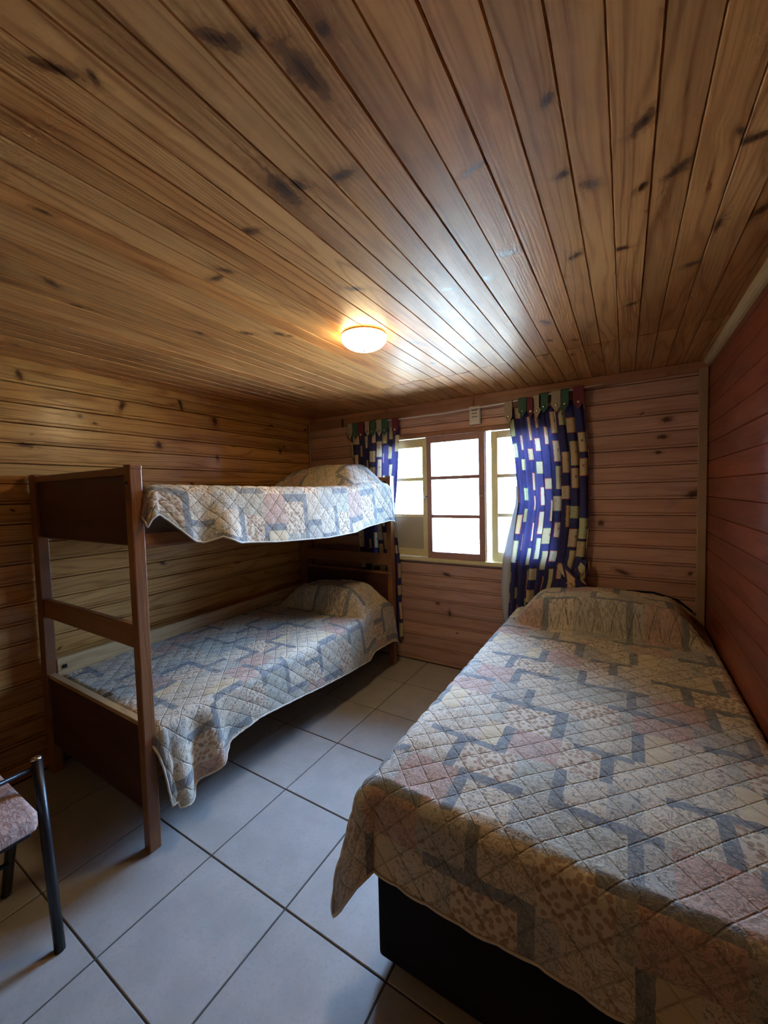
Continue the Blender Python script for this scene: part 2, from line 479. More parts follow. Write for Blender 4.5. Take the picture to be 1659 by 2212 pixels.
    def tri(p):
        f = N.math('FRACT', N.math('ADD', N.math('DIVIDE', p, sp), 100.0))
        return N.math('MULTIPLY', N.math('MINIMUM', f, N.math('SUBTRACT', 1.0, f)), sp)
    d = N.math('MINIMUM', tri(p1), tri(p2))
    stitch = N.step(d, .0, .0035)
    pk = N.noise(N.vec('MULTIPLY', uv, (1.0, 1.6, 1.0)), 70.0, 3.0, .6, .6)
    near = N.step(d, .017, .0)
    h = N.math('ADD', N.math('MULTIPLY', stitch, .9), N.math('MULTIPLY', N.math('MULTIPLY', pk, N.math('MULTIPLY_ADD', near, .9, .45)), 1.6))
    col = N.mix(N.math('MULTIPLY', N.math('SUBTRACT', 1.0, stitch), .25), col, (.16, .14, .11))
    return N.base(col, .88, normal=N.bump(h, .75, .0030), spec=.25)
M_quilt = quilt_mat('patchwork_quilt_print')

def curtain_mat():
    N = NT('navy_patch_print_cotton')
    uv = N.n('ShaderNodeUVMap').outputs[0]
    u, v, _ = N.sep(uv)
    cu, cv = .115, .175
    gu0 = N.math('DIVIDE', u, cu)
    cst = N.math('FRACT', N.math('MULTIPLY', N.math('FLOOR', gu0), .382))
    gu = gu0
    gv = N.math('ADD', N.math('DIVIDE', v, cv), cst)
    row = N.math('FLOOR', gv)
    cell = N.xyz(N.math('FLOOR', gu), row)
    wn = N.n('ShaderNodeTexWhiteNoise', noise_dimensions='2D'); N.put(wn.inputs['Vector'], cell)
    r, g, b = N.sep(wn.outputs['Color'])
    wig = N.math('MULTIPLY_ADD', N.noise(uv, 45.0, 2.0), .006, -.003)
    fx = N.math('ADD', N.math('MULTIPLY', N.math('SUBTRACT', N.math('FRACT', gu), N.math('MULTIPLY_ADD', r, .28, .36)), cu), wig)
    fy = N.math('ADD', N.math('MULTIPLY', N.math('SUBTRACT', N.math('FRACT', gv), N.math('MULTIPLY_ADD', g, .30, .35)), cv), wig)
    hx = N.math('MULTIPLY_ADD', b, .028, .022)
    hy = N.math('MULTIPLY_ADD', r, .045, .034)
    ex = N.math('SUBTRACT', N.math('ABSOLUTE', fx), hx)
    ey = N.math('SUBTRACT', N.math('ABSOLUTE', fy), hy)
    e = N.math('MAXIMUM', ex, ey)
    e = N.math('ADD', e, N.math('MULTIPLY', N.math('LESS_THAN', N.math('FRACT', N.math('MULTIPLY', N.math('ADD', r, b), 5.7)), .12), .5))
    inside = N.math('LESS_THAN', e, 0.0)
    rim = N.math('MULTIPLY', N.math('LESS_THAN', e, .0028), N.math('GREATER_THAN', e, -.0014))
    navy = N.mix(N.noise(uv, 25.0, 3.0), (.040, .038, .125), (.062, .062, .18))
    cre = N.ramp(g, [(0, (.62, .50, .30)), (.45, (.68, .58, .40)), (.75, (.60, .52, .36)), (.90, (.52, .55, .30))], 'CONSTANT').outputs[0]
    rimc = N.ramp(b, [(0, (.50, .07, .05)), (.45, (.45, .52, .15)), (.7, (.55, .12, .05)), (.85, (.10, .25, .12))], 'CONSTANT').outputs[0]
    c = N.mix(inside, navy, cre)
    c = N.mix(N.math('MULTIPLY', rim, .85), c, rimc)
    # little star / leaf prints inside the patches
    rad = N.vec('LENGTH', N.xyz(fx, N.math('ADD', fy, .010)))
    ang = N.math('ARCTAN2', N.math('ADD', fy, .010), fx)
    pet = N.math('MULTIPLY_ADD', N.math('COSINE', N.math('MULTIPLY', ang, 6.0)), .0045, .0065)
    star = N.math('MULTIPLY', N.math('LESS_THAN', rad, pet), N.math('GREATER_THAN', r, .35))
    c = N.mix(N.math('MULTIPLY', star, inside), c, N.ramp(r, [(0, (.45, .08, .05)), (.6, (.05, .06, .20)), (.8, (.08, .22, .12))], 'CONSTANT').outputs[0])
    sq = N.noise(uv, 60.0, 1.0, .5, 1.0)
    squ = N.math('MULTIPLY', N.math('LESS_THAN', N.math('ABSOLUTE', N.math('SUBTRACT', sq, .5)), .012), N.math('MULTIPLY', inside, N.math('LESS_THAN', r, .5)))
    c = N.mix(N.math('MULTIPLY', squ, .8), c, (.10, .10, .16))
    weave = N.noise(uv, 900.0, 1.0)
    N.base(c, .85, normal=N.bump(weave, .15, .0005), spec=.2)
    tr = N.n('ShaderNodeBsdfTranslucent'); N.put(tr.inputs['Color'], c)
    mx = N.n('ShaderNodeMixShader'); mx.inputs[0].default_value = .11
    N.t.links.new(N.b.outputs[0], mx.inputs[1]); N.t.links.new(tr.outputs[0], mx.inputs[2])
    N.t.links.new(mx.outputs[0], N.out.inputs[0])
    return N.m
M_curtain = curtain_mat()

def cloth(name, c):
    N = NT(name)
    tc = N.n('ShaderNodeTexCoord').outputs['Object']
    n = N.noise(tc, 300.0, 2.0)
    k = N.math('MULTIPLY_ADD', n, .3, .85)
    N.base(N.mix(1.0, c, N.xyz(k, k, k), 'MULTIPLY'), .9, spec=.2)
    tr = N.n('ShaderNodeBsdfTranslucent'); tr.inputs['Color'].default_value = (*c, 1)
    mx = N.n('ShaderNodeMixShader'); mx.inputs[0].default_value = .2
    N.t.links.new(N.b.outputs[0], mx.inputs[1]); N.t.links.new(tr.outputs[0], mx.inputs[2])
    N.t.links.new(mx.outputs[0], N.out.inputs[0])
    return N.m
M_tabs = {'beige': cloth('beige_cotton', (.50, .42, .30)), 'green': cloth('green_cotton', (.08, .17, .12)), 'maroon': cloth('maroon_cotton', (.22, .055, .075))}
M_lining = cloth('pale_lining', (.60, .62, .66))

def seat_mat():
    N = NT('pink_beige_upholstery')
    tc = N.n('ShaderNodeTexCoord').outputs['Object']
    a = N.noise(N.vec('MULTIPLY', tc, (1.0, 1.8, 1.0)), 38.0, 3.0, .55, 1.6)
    m = N.step(a, .42, .58)
    c = N.mix(m, (.42, .25, .20), (.56, .40, .35))
    return N.base(c, .85, normal=N.bump(a, .8, .003), spec=.3)
M_seat = seat_mat()

def glass_mat():
    N = NT('window_glass')
    tr = N.n('ShaderNodeBsdfTransparent'); tr.inputs[0].default_value = (.96, .97, .97, 1)
    gl = N.n('ShaderNodeBsdfGlossy'); gl.inputs['Roughness'].default_value = .03
    fr = N.n('ShaderNodeFresnel'); fr.inputs[0].default_value = 1.35
    mx = N.n('ShaderNodeMixShader')
    N.t.links.new(fr.outputs[0], mx.inputs[0]); N.t.links.new(tr.outputs[0], mx.inputs[1]); N.t.links.new(gl.outputs[0], mx.inputs[2])
    N.t.links.new(mx.outputs[0], N.out.inputs[0])
    return N.m
M_glass = glass_mat()

def lamp_mat(strength, c):
    N = NT('lit_opal_glass')
    N.base((.85, .82, .75), .3)
    N.b.inputs['Emission Color'].default_value = (*c, 1)
    N.b.inputs['Emission Strength'].default_value = strength
    return N.m
M_lamp = lamp_mat(33.0, (1.0, .76, .40))

# ================================================================== the shell
T = 0.10
wl = struct(box('wall_left', (XL - .02 - T, YF - T, -.05), (XL - .018, YB + T, ZC + .1), M_gap, bev=0))
wr = struct(box('wall_right', (XR + .018, YF - T, -.05), (XR + .02 + T, YB + T, ZC + .1), M_gap, bev=0))
wb = struct(boxes('wall_back', [((XL - .02, YB + .018, -.05), (WX0, YB + .07, ZC + .1)), ((WX1, YB + .018, -.05), (XR + .02, YB + .07, ZC + .1)),
                                ((WX0, YB + .018, -.05), (WX1, YB + .07, WZ0)), ((WX0, YB + .018, WZ1), (WX1, YB + .07, ZC + .1))], M_gap, bev=0))
wf = struct(box('wall_front', (XL - .02, YF - T, -.05), (XR + .02, YF, ZC + .1), M_left, bev=0))
ce = struct(box('ceiling', (XL - .02 - T, YF - T, ZC + .018), (XR + .02 + T, YB + .08, ZC + .14), M_gap, bev=0))
fl = struct(box('floor', (XL - .02, YF, -.05), (XR + .02, YB + .02, -.0035), M_grout, bev=0))

# floor tiles, 39.8 cm grid
pitch, gap = .398, .0055
tcache = {}
ix = 0
def clipr(a, b, lo, hi):
    return max(a, lo), min(b, hi)
for i in range(-5, 5):
    for j in range(-6, 7):
        x0, x1 = clipr(-.976 + i * pitch + gap / 2, -.976 + (i + 1) * pitch - gap / 2, XL, XR)
        y0, y1 = clipr(.899 + j * pitch + gap / 2, .899 + (j + 1) * pitch - gap / 2, YF + .002, YB)
        if x1 - x0 < .02 or y1 - y0 < .02:
            continue
        key = (round(x1 - x0, 3), round(y1 - y0, 3))
        if key not in tcache:
            bm = bmesh.new()
            bm_box(bm, (0, 0, -.02), (x1 - x0, y1 - y0, 0), .0018)
            bmesh.ops.recalc_face_normals(bm, faces=bm.faces)
            me = bpy.data.meshes.new('tile'); bm.to_mesh(me); bm.free()
            me.materials.append(M_tile)
            tcache[key] = me
        o = link('tile', tcache[key], None, fl)
        o.location = (x0, y0, random.uniform(-.0005, .0004))

def board_profile(w, groove=True, th=.016):
    if groove:      # tongue and groove with a small bead along the joint
        return [(.0, -th), (.0, -.008), (.0020, -.0012), (.0115, -.0008), (.0128, -.0070), (.0162, -.0070), (.0185, 0), (w - .005, 0), (w - .0020, -.008), (w - .0020, -th)]
    return [(.0, -th), (.0, -.0045), (.0022, 0), (w - .0028, 0), (w - .0006, -.0045), (w - .0006, -th)]

pm = {}
def plank(L, w, mat, parent, m, groove):
    key = (round(L, 3), round(w, 4), mat.name, groove)
    if key not in pm:
        me = profile_mesh('plank', board_profile(w, groove), L)
        me.materials.append(mat)
        pm[key] = me
    o = link('plank', pm[key], None, parent)
    o.matrix_world = m
    inv = m.inverted()
    k = 0
    for kx, ky, kz, rx, ry, ang in HERO.get(mat.name, ()):
        p = inv @ Vector((kx, ky, kz))
        if k < 4 and abs(p.z) < .03 and -.05 < p.x < L + .05 and -ry * .8 < p.y < w + ry * .8:
            o['knot_%d' % k] = (p.x, p.y, rx)
            o['knot_shape_%d' % k] = (ry, math.cos(ang), math.sin(ang))
            k += 1
    return o
HERO = {
    'pine_ceiling': [(x_, y_, ZC, ra_, rb_, an_) for x_, y_, ra_, rb_, an_ in HK],
    'pine_left': [(XL, y_, z_, ra_, rb_, an_) for y_, z_, ra_, rb_, an_ in HL],
    'pine_back': [(x_, YB, z_, ra_, rb_, an_) for x_, z_, ra_, rb_, an_ in HB]}

# ceiling boards run towards the window wall; a butt joint crosses near the end
CP = .0765
k0 = math.floor((XL + .028) / CP)
x = -.028 + (k0 - 33) * 0
i = 0
xs = []
x = -.028
while x > XL: x -= CP
while x < XR:
    xs.append(x); x += CP
for i, x in enumerate(xs):
    a, b = max(x, XL), min(x + CP, XR)
    if b - a < .01: continue
    jy = 2.20 - .088 * (x - .3) / 1.0 * .85
    jy += random.choice((0, 0, 0, .02, -.015))
    sag = random.uniform(-.0012, .0012)
    plank(jy - YF, b - a, M_ceil, ce, frame_mat((a, YF, ZC + sag), (0, 1, 0), (1, 0, 0), (0, 0, -1)), False)
    plank(YB - jy - .005, b - a, M_ceil, ce, frame_mat((a, jy + .005, ZC - sag), (0, 1, 0), (1, 0, 0), (0, 0, -1)), False)

def zrows(phase, p=.1):
    z = phase
    while z > 0: z -= p
    rows = []
    while z < ZC:
        a, b = max(z, 0), min(z + p, ZC)
        if b - a > .012: rows.append((a, b))
        z += p
    return rows
for a, b in zrows(1.988, .1003):
    plank(YB - YF, b - a, M_left, wl, frame_mat((XL, YF, a), (0, 1, 0), (0, 0, 1), (1, 0, 0)), True)
for a, b in zrows(1.724, .1005):
    spans = [(XL, XR)]
    if b > WZ0 + .004 and a < WZ1 - .004:
        spans = [(XL, WX0), (WX1, XR)]
        for a2, b2 in ((a, WZ0), (WZ1, b)):      # the boards notched round the opening
            if .012 < b2 - a2 < .1:
                plank(WX1 - WX0, b2 - a2, M_back, wb, frame_mat((WX0, YB, a2), (1, 0, 0), (0, 0, 1), (0, -1, 0)), True)
    for s0, s1 in spans:
        plank(s1 - s0, b - a, M_back, wb, frame_mat((s0, YB, a), (1, 0, 0), (0, 0, 1), (0, -1, 0)), True)
for a, b in zrows(1.735, .1005):
    plank(YB - YF, b - a, M_right, wr, frame_mat((XR, YB, a), (0, -1, 0), (0, 0, 1), (-1, 0, 0)), False)

# trims
struct(box('trim_1', (XL, YB - .012, ZC - .035), (XR, YB, ZC), M_fascia, bev=.004))
bm = bmesh.new()     # fascia under it, tapering to the right
vs = [bm.verts.new(p) for p in ((XL, YB - .007, 1.985), (XR - .045, YB - .007, 2.045), (XR - .045, YB - .007, ZC - .034), (XL, YB - .007, ZC - .034),
                                (XL, YB + .002, 1.985), (XR - .045, YB + .002, 2.045), (XR - .045, YB + .002, ZC - .034), (XL, YB + .002, ZC - .034))]
for f in ((0, 1, 2, 3), (4, 7, 6, 5), (0, 4, 5, 1), (1, 5, 6, 2), (2, 6, 7, 3), (3, 7, 4, 0)):
    bm.faces.new([vs[k] for k in f])
struct(bm_obj('trim_2', bm, M_fascia))
def along_y(name, prof, x, z, mat):
    me = profile_mesh(name, prof, YB - YF)
    o = link(name, me, mat)
    o.matrix_world = frame_mat((x, YF, z), (0, 1, 0), (1, 0, 0), (0, 0, -1))
    return struct(o)
q = [(-.030, 0), (-.029, .010), (-.022, .019), (-.012, .027), (0, .030), (0, 0)]
along_y('trim_4', q, XR, ZC, M_trim)
along_y('trim_3', [(0, 0), (.018, 0), (.018, .030), (.012, .042), (0, .045)], XL, ZC, M_left)
struct(box('trim_5', (XL, YB - .014, 0), (XL + .02, YB, ZC - .035), M_fascia, bev=.004))
struct(box('trim_6', (XR - .048, YB - .012, 0), (XR - .004, YB, ZC - .035), M_corner, bev=.004))
struct(box('trim_7', (-.972, YB - .016, 2.02), (-.958, YB, 2.10), M_fascia, bev=.003))

# ================================================================== window
win = struct(empty('window_1', (-1.105, YB, WZ0)))
def P(o):       # keep world coordinates under a moved parent
    par = o.parent
    o.matrix_parent_inverse = Matrix.Translation(par.location).inverted()
    return o
def wpart(name, lst, mat, parent=win, bev=.002):
    o = boxes(name, lst, mat, None, bev)
    o.parent = parent
    if parent is win:
        P(o)
    return o
fr = .03
wpart('window_frame', [((WX0 - .02, YB - .012, WZ1 - .02), (WX1 + .02, YB + .09, WZ1 + .012)), ((WX0 - .02, YB - .01, WZ0), (WX0 + .025, YB + .09, WZ1)),
                       ((WX1 - .025, YB - .01, WZ0), (WX1 + .02, YB + .09, WZ1))], M_fascia)
wpart('sill', [((WX0 - .02, YB - .028, WZ0 - .018), (WX1 + .02, YB + .10, WZ0 + .012))], M_cream)

def sash(name, x0, x1, z0, z1, y0, y1, sl, sr, rt, rb, muntins, mat, blind=None):
    """stiles sl/sr wide, rails rt/rb high, muntins at the given heights; glass between"""
    lst = [((x0, y0, z0), (x0 + sl, y1, z1)), ((x1 - sr, y0, z0), (x1, y1, z1)),
           ((x0 + sl - .001, y0 + .001, z1 - rt), (x1 - sr + .001, y1 - .001, z1)), ((x0 + sl - .001, y0 + .001, z0), (x1 - sr + .001, y1 - .001, z0 + rb))]
    for m in muntins:
        lst.append(((x0 + sl - .001, y0 + .004, m - .013), (x1 - sr + .001, y1 - .004, m + .013)))
    o = wpart('sash', lst, mat)
    o.name = 'sash'
    zs = [z0 + rb] + sorted(muntins) + [z1 - rt]
    ym = (y0 + y1) / 2
    for k in range(len(zs) - 1):
        a = zs[k] + (.012 if k else 0); b = zs[k + 1] - (.012 if k < len(zs) - 2 else 0)
        if blind is not None and k == blind:
            g = boxes('solid_panel', [((x0 + sl - .002, ym - .008, a), (x1 - sr + .002, ym + .008, b))], M_panelgrey, o)
            g['label'] = 'solid grey-cream panel in place of a pane'
        else:
            g = boxes('pane', [((x0 + sl - .004, ym - .002, a - .004), (x1 - sr + .004, ym + .002, b + .004))], M_glass, o, 0)
    return o
s1 = sash('sash', -1.815, -1.357, WZ0 + .014, 1.826, YB + .018, YB + .05, .045, .045, .068, .06, [1.200, 1.500], M_cream, blind=0)
s1['label'] = 'cream left sash with two panes over a solid panel'
s2 = sash('sash', -1.345, -.879, WZ0 + .012, 1.828, YB - .022, YB + .012, .038, .046, .050, .052, [1.200, 1.502], M_sashbrown)
s2['label'] = 'brown centre sash with three panes'
s3 = sash('sash', -.843, -.385, WZ0 + .014, 1.826, YB + .018, YB + .05, .047, .045, .050, .068, [1.212, 1.500], M_cream)
s3['label'] = 'cream right sash with three panes'
g = wpart('post', [((-.903, YB - .006, WZ0 + .012), (-.873, YB + .05, 1.83))], M_cream)
g['label'] = 'narrow cream upright between centre and right sash'
g = wpart('post', [((-1.362, YB - .004, WZ0 + .012), (-1.343, YB + .05, 1.83))], M_cream)
wpart('bar', [((-.875, YB + .028, 1.715), (-.841, YB + .040, 1.722))], M_cream)
for xx in (-1.352, -.895):
    wpart('latch', [((xx - .024, YB - .034, 1.348), (xx + .010, YB - .020, 1.366)), ((xx - .008, YB - .046, 1.352), (xx + .004, YB - .030, 1.362))], M_chrome)

# ================================================================== yard outside
yard = struct(box('ground', (-30, YB + .12, -.5), (30, 60, -.35), M_pale, bev=0))
tr = empty('tree', (-5.45, 9.5, -.35))
tag(tr, 'yellow-green leafy tree in the yard, seen through the left panes', 'tree')
bm = bmesh.new()
bm_tube(bm, [(0, 0, 0), (.05, .02, .9), (-.05, .05, 1.8), (.1, 0, 2.6)], [.14, .11, .09, .05], 9)
bm_tube(bm, [(0, .03, 1.5), (-.5, .1, 2.3)], [.06, .03], 6); bm_tube(bm, [(0, .03, 1.7), (.55, -.1, 2.6)], [.06, .03], 6)
bm_obj('trunk', bm, M_bark, tr, True)
vs, fs = [], []
rr = random.Random(3)
for k in range(3500):
    a, b, c = rr.gauss(0, 1), rr.gauss(0, 1), rr.gauss(0, 1)
    l = math.sqrt(a * a + b * b + c * c) or 1
    rad = 1.25 * (0.65 + .35 * rr.random())
    p = Vector((a / l * rad * 1.1, b / l * rad, 2.7 + c / l * rad))
    d1 = Vector((rr.gauss(0, 1), rr.gauss(0, 1), rr.gauss(0, 1))).normalized() * .07
    d2 = d1.cross(Vector((rr.gauss(0, 1), rr.gauss(0, 1), rr.gauss(0, 1)))).normalized() * .035
    n = len(vs)
    vs += [p - d1, p + d2, p + d1, p - d2]
    fs.append((n, n + 1, n + 2, n + 3))
me = bpy.data.meshes.new('foliage'); me.from_pydata(vs, [], fs)
o = link('foliage', me, M_leaf, tr); o['kind'] = 'stuff'

# ================================================================== bunk bed
PX0, PX1 = -1.627, -1.585
RX0, RX1 = -2.552, -2.488
NY0, NY1 = .780, .826
FY0, FY1 = 2.705, 2.765
bunk = empty('bunk_bed', (-2.07, 1.77, 0))
tag(bunk, 'dark brown wooden bunk bed with panelled ends along the left wall', 'bunk bed')
def bp(name, a, b, mat=M_bunk, bev=.003, seg=1):
    # boards carry their grain along their longest side
    sz = [abs(q - p) for p, q in zip(a, b)]
    k = sz.index(max(sz))
    c = Vector([(p + q) / 2 for p, q in zip(a, b)])
    ax = [Vector((1, 0, 0)), Vector((0, 1, 0)), Vector((0, 0, 1))]
    X = ax[k]; rest = [ax[i] for i in range(3) if i != k]; rs = [sz[i] for i in range(3) if i != k]
    if rs[0] < rs[1]: rest = rest[::-1]; rs = rs[::-1]
    Yv = rest[0]; Z = X.cross(Yv)
    bm = bmesh.new(); bm_box(bm, (-sz[k] / 2, -rs[0] / 2, -rs[1] / 2), (sz[k] / 2, rs[0] / 2, rs[1] / 2), bev, seg)
    o = bm_obj(name, bm, mat, bunk)
    o.matrix_parent_inverse = Matrix.Translation(bunk.location).inverted()
    o.matrix_basis = frame_mat(c, X, Yv, Z)
    return o
for (x0, x1) in ((PX0, PX1), (RX0, RX1)):
    for (y0, y1) in ((NY0, NY1), (FY0, FY1)):
        bp('post', (x0, y0, 0.0), (x1, y1, 1.518), M_bunk, .004, 2)
for (y0, y1) in ((NY0, NY1), (FY0, FY1)):
    yc = (y0 + y1) / 2
    bp('top_rail', (RX1 - .001, yc - .018, 1.488), (PX0 + .001, yc + .018, 1.519), M_bunk)
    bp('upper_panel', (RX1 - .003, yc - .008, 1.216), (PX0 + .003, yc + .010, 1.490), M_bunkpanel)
    bp('middle_rail', (RX1 - .002, yc - .013, .812), (PX0 + .002, yc + .013, .905), M_bunk)
for x0, x1 in ((PX0 - .002, PX1 + .002), (RX0 - .002, RX1 + .002)):
    for y0, y1 in ((NY0, NY1), (FY0, FY1)):
        g = bp('post_cap', (x0, y0 - .001, 1.508), (x1, y1 + .001, 1.528), M_bunk, .005, 2)
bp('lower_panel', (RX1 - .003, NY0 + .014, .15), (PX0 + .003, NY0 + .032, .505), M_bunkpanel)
g = bp('panel_cap', (RX1, NY0 + .008, .500), (PX0, NY0 + .038, .518), M_bunkpale, .002); g['label'] = 'pale bare edge strip on top of the lower panel'
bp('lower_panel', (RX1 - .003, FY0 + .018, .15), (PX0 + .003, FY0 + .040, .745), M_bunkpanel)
bp('panel_cap', (RX1, FY0 + .010, .738), (PX0, FY0 + .048, .757), M_bunk, .002)
# side rails and slats
bp('side_rail', (PX0 + .006, NY1 - .002, 1.205), (PX1 - .010, FY0 + .002, 1.262), M_bunk)
bp('side_rail', (RX0 + .02, NY1 - .002, 1.205), (RX1 - .02, FY0 + .002, 1.262), M_bunk)
bp('side_rail', (PX0 + .006, NY1 - .002, .275), (PX1 - .010, FY0 + .002, .375), M_bunk)
g = bp('side_rail', (RX1 - .018, NY1 - .002, .455), (RX1 + .004, FY0 + .002, .585), M_bunkpale); g['label'] = 'pale rear rail with a black bolt'
g = bp('bolt', (RX1 + .002, .846, .528), (RX1 + .010, .866, .548), M_bolt, .004, 2)
g = bp('bolt', (PX0 + .012, NY0 - .004, 1.452), (PX0 + .024, NY0 + .002, 1.464), M_bolt, .003, 2)
g = bp('bolt', (PX0 + .008, FY0 - .010, .748), (PX1 - .006, FY0 + .001, .762), M_chrome, .003, 2); g['label'] = 'small bright metal bracket'
for k in range(12):
    y = .90 + k * .157
    bp('slat', (RX0 + .03, y, 1.212), (PX1 - .03, y + .07, 1.228), M_bunkpale, .001)
    bp('slat', (RX0 + .03, y, .290), (PX1 - .03, y + .07, .306), M_bunkpale, .001)

def mattress(name, a, b, par, mat=M_mat):
    bm = bmesh.new(); bm_box(bm, a, b, .035, 3)
    o = bm_obj(name, bm, mat, None, True)
    o.parent = par
    o.matrix_parent_inverse = Matrix.Translation(par.location).inverted()
    return o
mattress('mattress', (-2.485, .845, 1.230), (-1.640, 2.690, 1.412), bunk)
mattress('mattress', (-2.480, .845, .308), (-1.640, 2.690, .470), bunk)

# ================================================================== quilts
def hnoise(seed, n=6, lo=2.0, hi=16.0):
    r = random.Random(seed)
    ts = [(r.uniform(lo, hi), r.uniform(0, 6.28), r.uniform(.5, 1)) for _ in range(n)]
    return lambda t: sum(a * np.sin(f * t + p) for f, p, a in ts) / n

def smooth(t):
    t = np.clip(t, 0, 1)
    return t * t * (3 - 2 * t)

def quilt(name, label, W_, D_, origin, side, ztop, La, Lb, Lw, Lf, r, flare, top, drop, fold, seed, sp=.062, res=.0075, puff=.0052, uvo=(0, 0), rend=.03, rw=.03, sideflare=0.0, lobe=0.0):
    """cloth coordinate a runs from the wall to the open side (+side x), b from the near end.
    top(a,b): height over the flat bed; drop(tt): factor on the overhang; fold(tt, k): outward push"""
    na = int((W_ + La + Lw) / res) + 1; nb = int((D_ + Lb + Lf) / res) + 1
    a = np.linspace(-Lw, W_ + La, na)[:, None] * np.ones((1, nb))
    b = np.ones((na, 1)) * np.linspace(-Lb, D_ + Lf, nb)[None, :]
    tt = np.maximum(b, 0) + np.minimum(a - W_, 0)
    da = np.maximum(a - W_, 0) * drop(tt); wa = np.maximum(-a, 0)
    db = np.maximum(-b, 0); df = np.maximum(b - D_, 0)
    def out_down(d, r):
        ph = np.minimum(d / r, PI / 2)
        ex = np.maximum(d - r * PI / 2, 0)
        return r * np.sin(ph) + flare * ex, r * (1 - np.cos(ph)) + ex * math.sqrt(1 - flare * flare)
    Lm = max(La, Lb)
    Dn = np.hypot(da, db) + 1e-9
    Dx = da / Dn; Dy = db / Dn
    corner = 2 * Dx * Dy
    xn = Dn / Lm
    Dn = np.where((corner > 1e-3) & (xn > .85), Lm * (.85 + .36 * np.tanh((xn - .85) / .36)), Dn)   # rounded cloth corner
    o1, d1 = out_down(Dn, r * Dx + rend * Dy + 1e-6)
    kk = np.clip(d1 / Lm, 0, 1.3)
    o1 = o1 + fold(tt, kk, corner) + sideflare * kk * Dx * np.exp(-np.maximum(tt, 0) / .25)
    d1 = d1 + lobe * corner ** 2 * kk ** 2
    o1 = np.where(Dn > 1e-6, o1, 0)
    ow, dw = out_down(wa, rw); of, df_ = out_down(df, rw)
    X = np.clip(a, 0, W_) + Dx * o1 - np.minimum(ow, rw)
    Y = np.clip(b, 0, D_) - Dy * o1 + np.minimum(of, rw)
    Z = ztop + top(np.clip(a, 0, W_), np.clip(b, 0, D_)) - d1 - dw - df_
    hn1, hn2 = hnoise(seed), hnoise(seed + 1)
    Z = Z + np.where(Dn < 1e-6, .004 * hn1(a * 1.3 + b * .4) * 2 + .003 * hn2(b * 1.2 - a) * 2, 0)
    Pn = np.stack([origin[0] + side * X, origin[1] + Y, Z], -1)
    gu = np.gradient(Pn, axis=0); gv = np.gradient(Pn, axis=1)
    Nn = np.cross(gu, gv) * side
    Nn /= np.linalg.norm(Nn, axis=-1, keepdims=True) + 1e-12
    s = .70710678
    A, B = a + uvo[0], b + uvo[1]
    def tri(p):
        f = np.mod(p / sp, 1.0)
        return np.minimum(f, 1 - f) * sp
    dd = np.minimum(tri(A * s + B * s), tri(A * s - B * s))
    Pn = Pn + Nn * (puff * (1 - np.exp(-dd / .0075)))[..., None]
    idx = np.arange(na * nb).reshape(na, nb)
    q0, q1, q2, q3 = idx[:-1, :-1], idx[1:, :-1], idx[1:, 1:], idx[:-1, 1:]
    F = np.stack([q0, q1, q2, q3] if side > 0 else [q0, q3, q2, q1], -1).reshape(-1, 4)
    me = bpy.data.meshes.new(name)
    me.from_pydata(Pn.reshape(-1, 3).tolist(), [], F.tolist())
    uvl = me.uv_layers.new(name='UVMap')
    UVv = np.stack([A, B], -1).reshape(-1, 2)
    uvl.data.foreach_set('uv', UVv[F.reshape(-1)].astype(np.float32).reshape(-1))
    o = link(name, me, M_quilt, None, True)
    sm = o.modifiers.new('thickness', 'SOLIDIFY'); sm.thickness = .007; sm.offset = -1
    tag(o, label, 'quilt', 'patchwork quilts on the beds')
    # stitched binding along the open edges
    rim = [Pn[i, 0] for i in range(0, na, 2)] + [Pn[na - 1, j] for j in range(0, nb, 2)]
    bm = bmesh.new(); bm_tube(bm, rim, .0045, 6)
    bm_obj('binding', bm, M_binding, o, True)
    return o

def pillow(a0, a1, b0, b1, h, ra=.12, rb=.09, rb2=.10):
    def f(a, b):
        wa = smooth((a - a0) / ra) * smooth((a1 - a) / ra)
        wb_ = smooth((b - b0) / rb) * smooth((b1 - b) / rb2)
        return h * np.sqrt(wa) * np.sqrt(wb_ + 1e-9) * (1 - .12 * np.cos((a - a0) * 6.0))
    return f

# single bed by the right wall
RBX0, RBX1, RBY0, RBY1 = -.610, .370, .935, 2.795
bed = empty('single_bed', (-.12, 1.9, 0))
tag(bed, 'black fabric bed base under the large quilt by the red wall', 'bed')
def under(o, par):
    o.parent = par
    o.matrix_parent_inverse = Matrix.Translation(par.location).inverted()
    return o
bm = bmesh.new(); bm_box(bm, (RBX0 - .005, RBY0 - .015, .035), (RBX1, RBY1, .36), .012, 3)
under(bm_obj('base', bm, M_blackcloth), bed)
for fx in (RBX0 + .05, RBX1 - .05):
    for fy in (RBY0 + .04, RBY1 - .05):
        under(lathe('foot', [(.020, 0), (.022, .012), (.025, .037)], (fx, fy, 0), M_blackmetal, None, 14), bed)
mattress('mattress', (RBX0 + .005, RBY0, .362), (RBX1 - .005, RBY1, .560), bed)

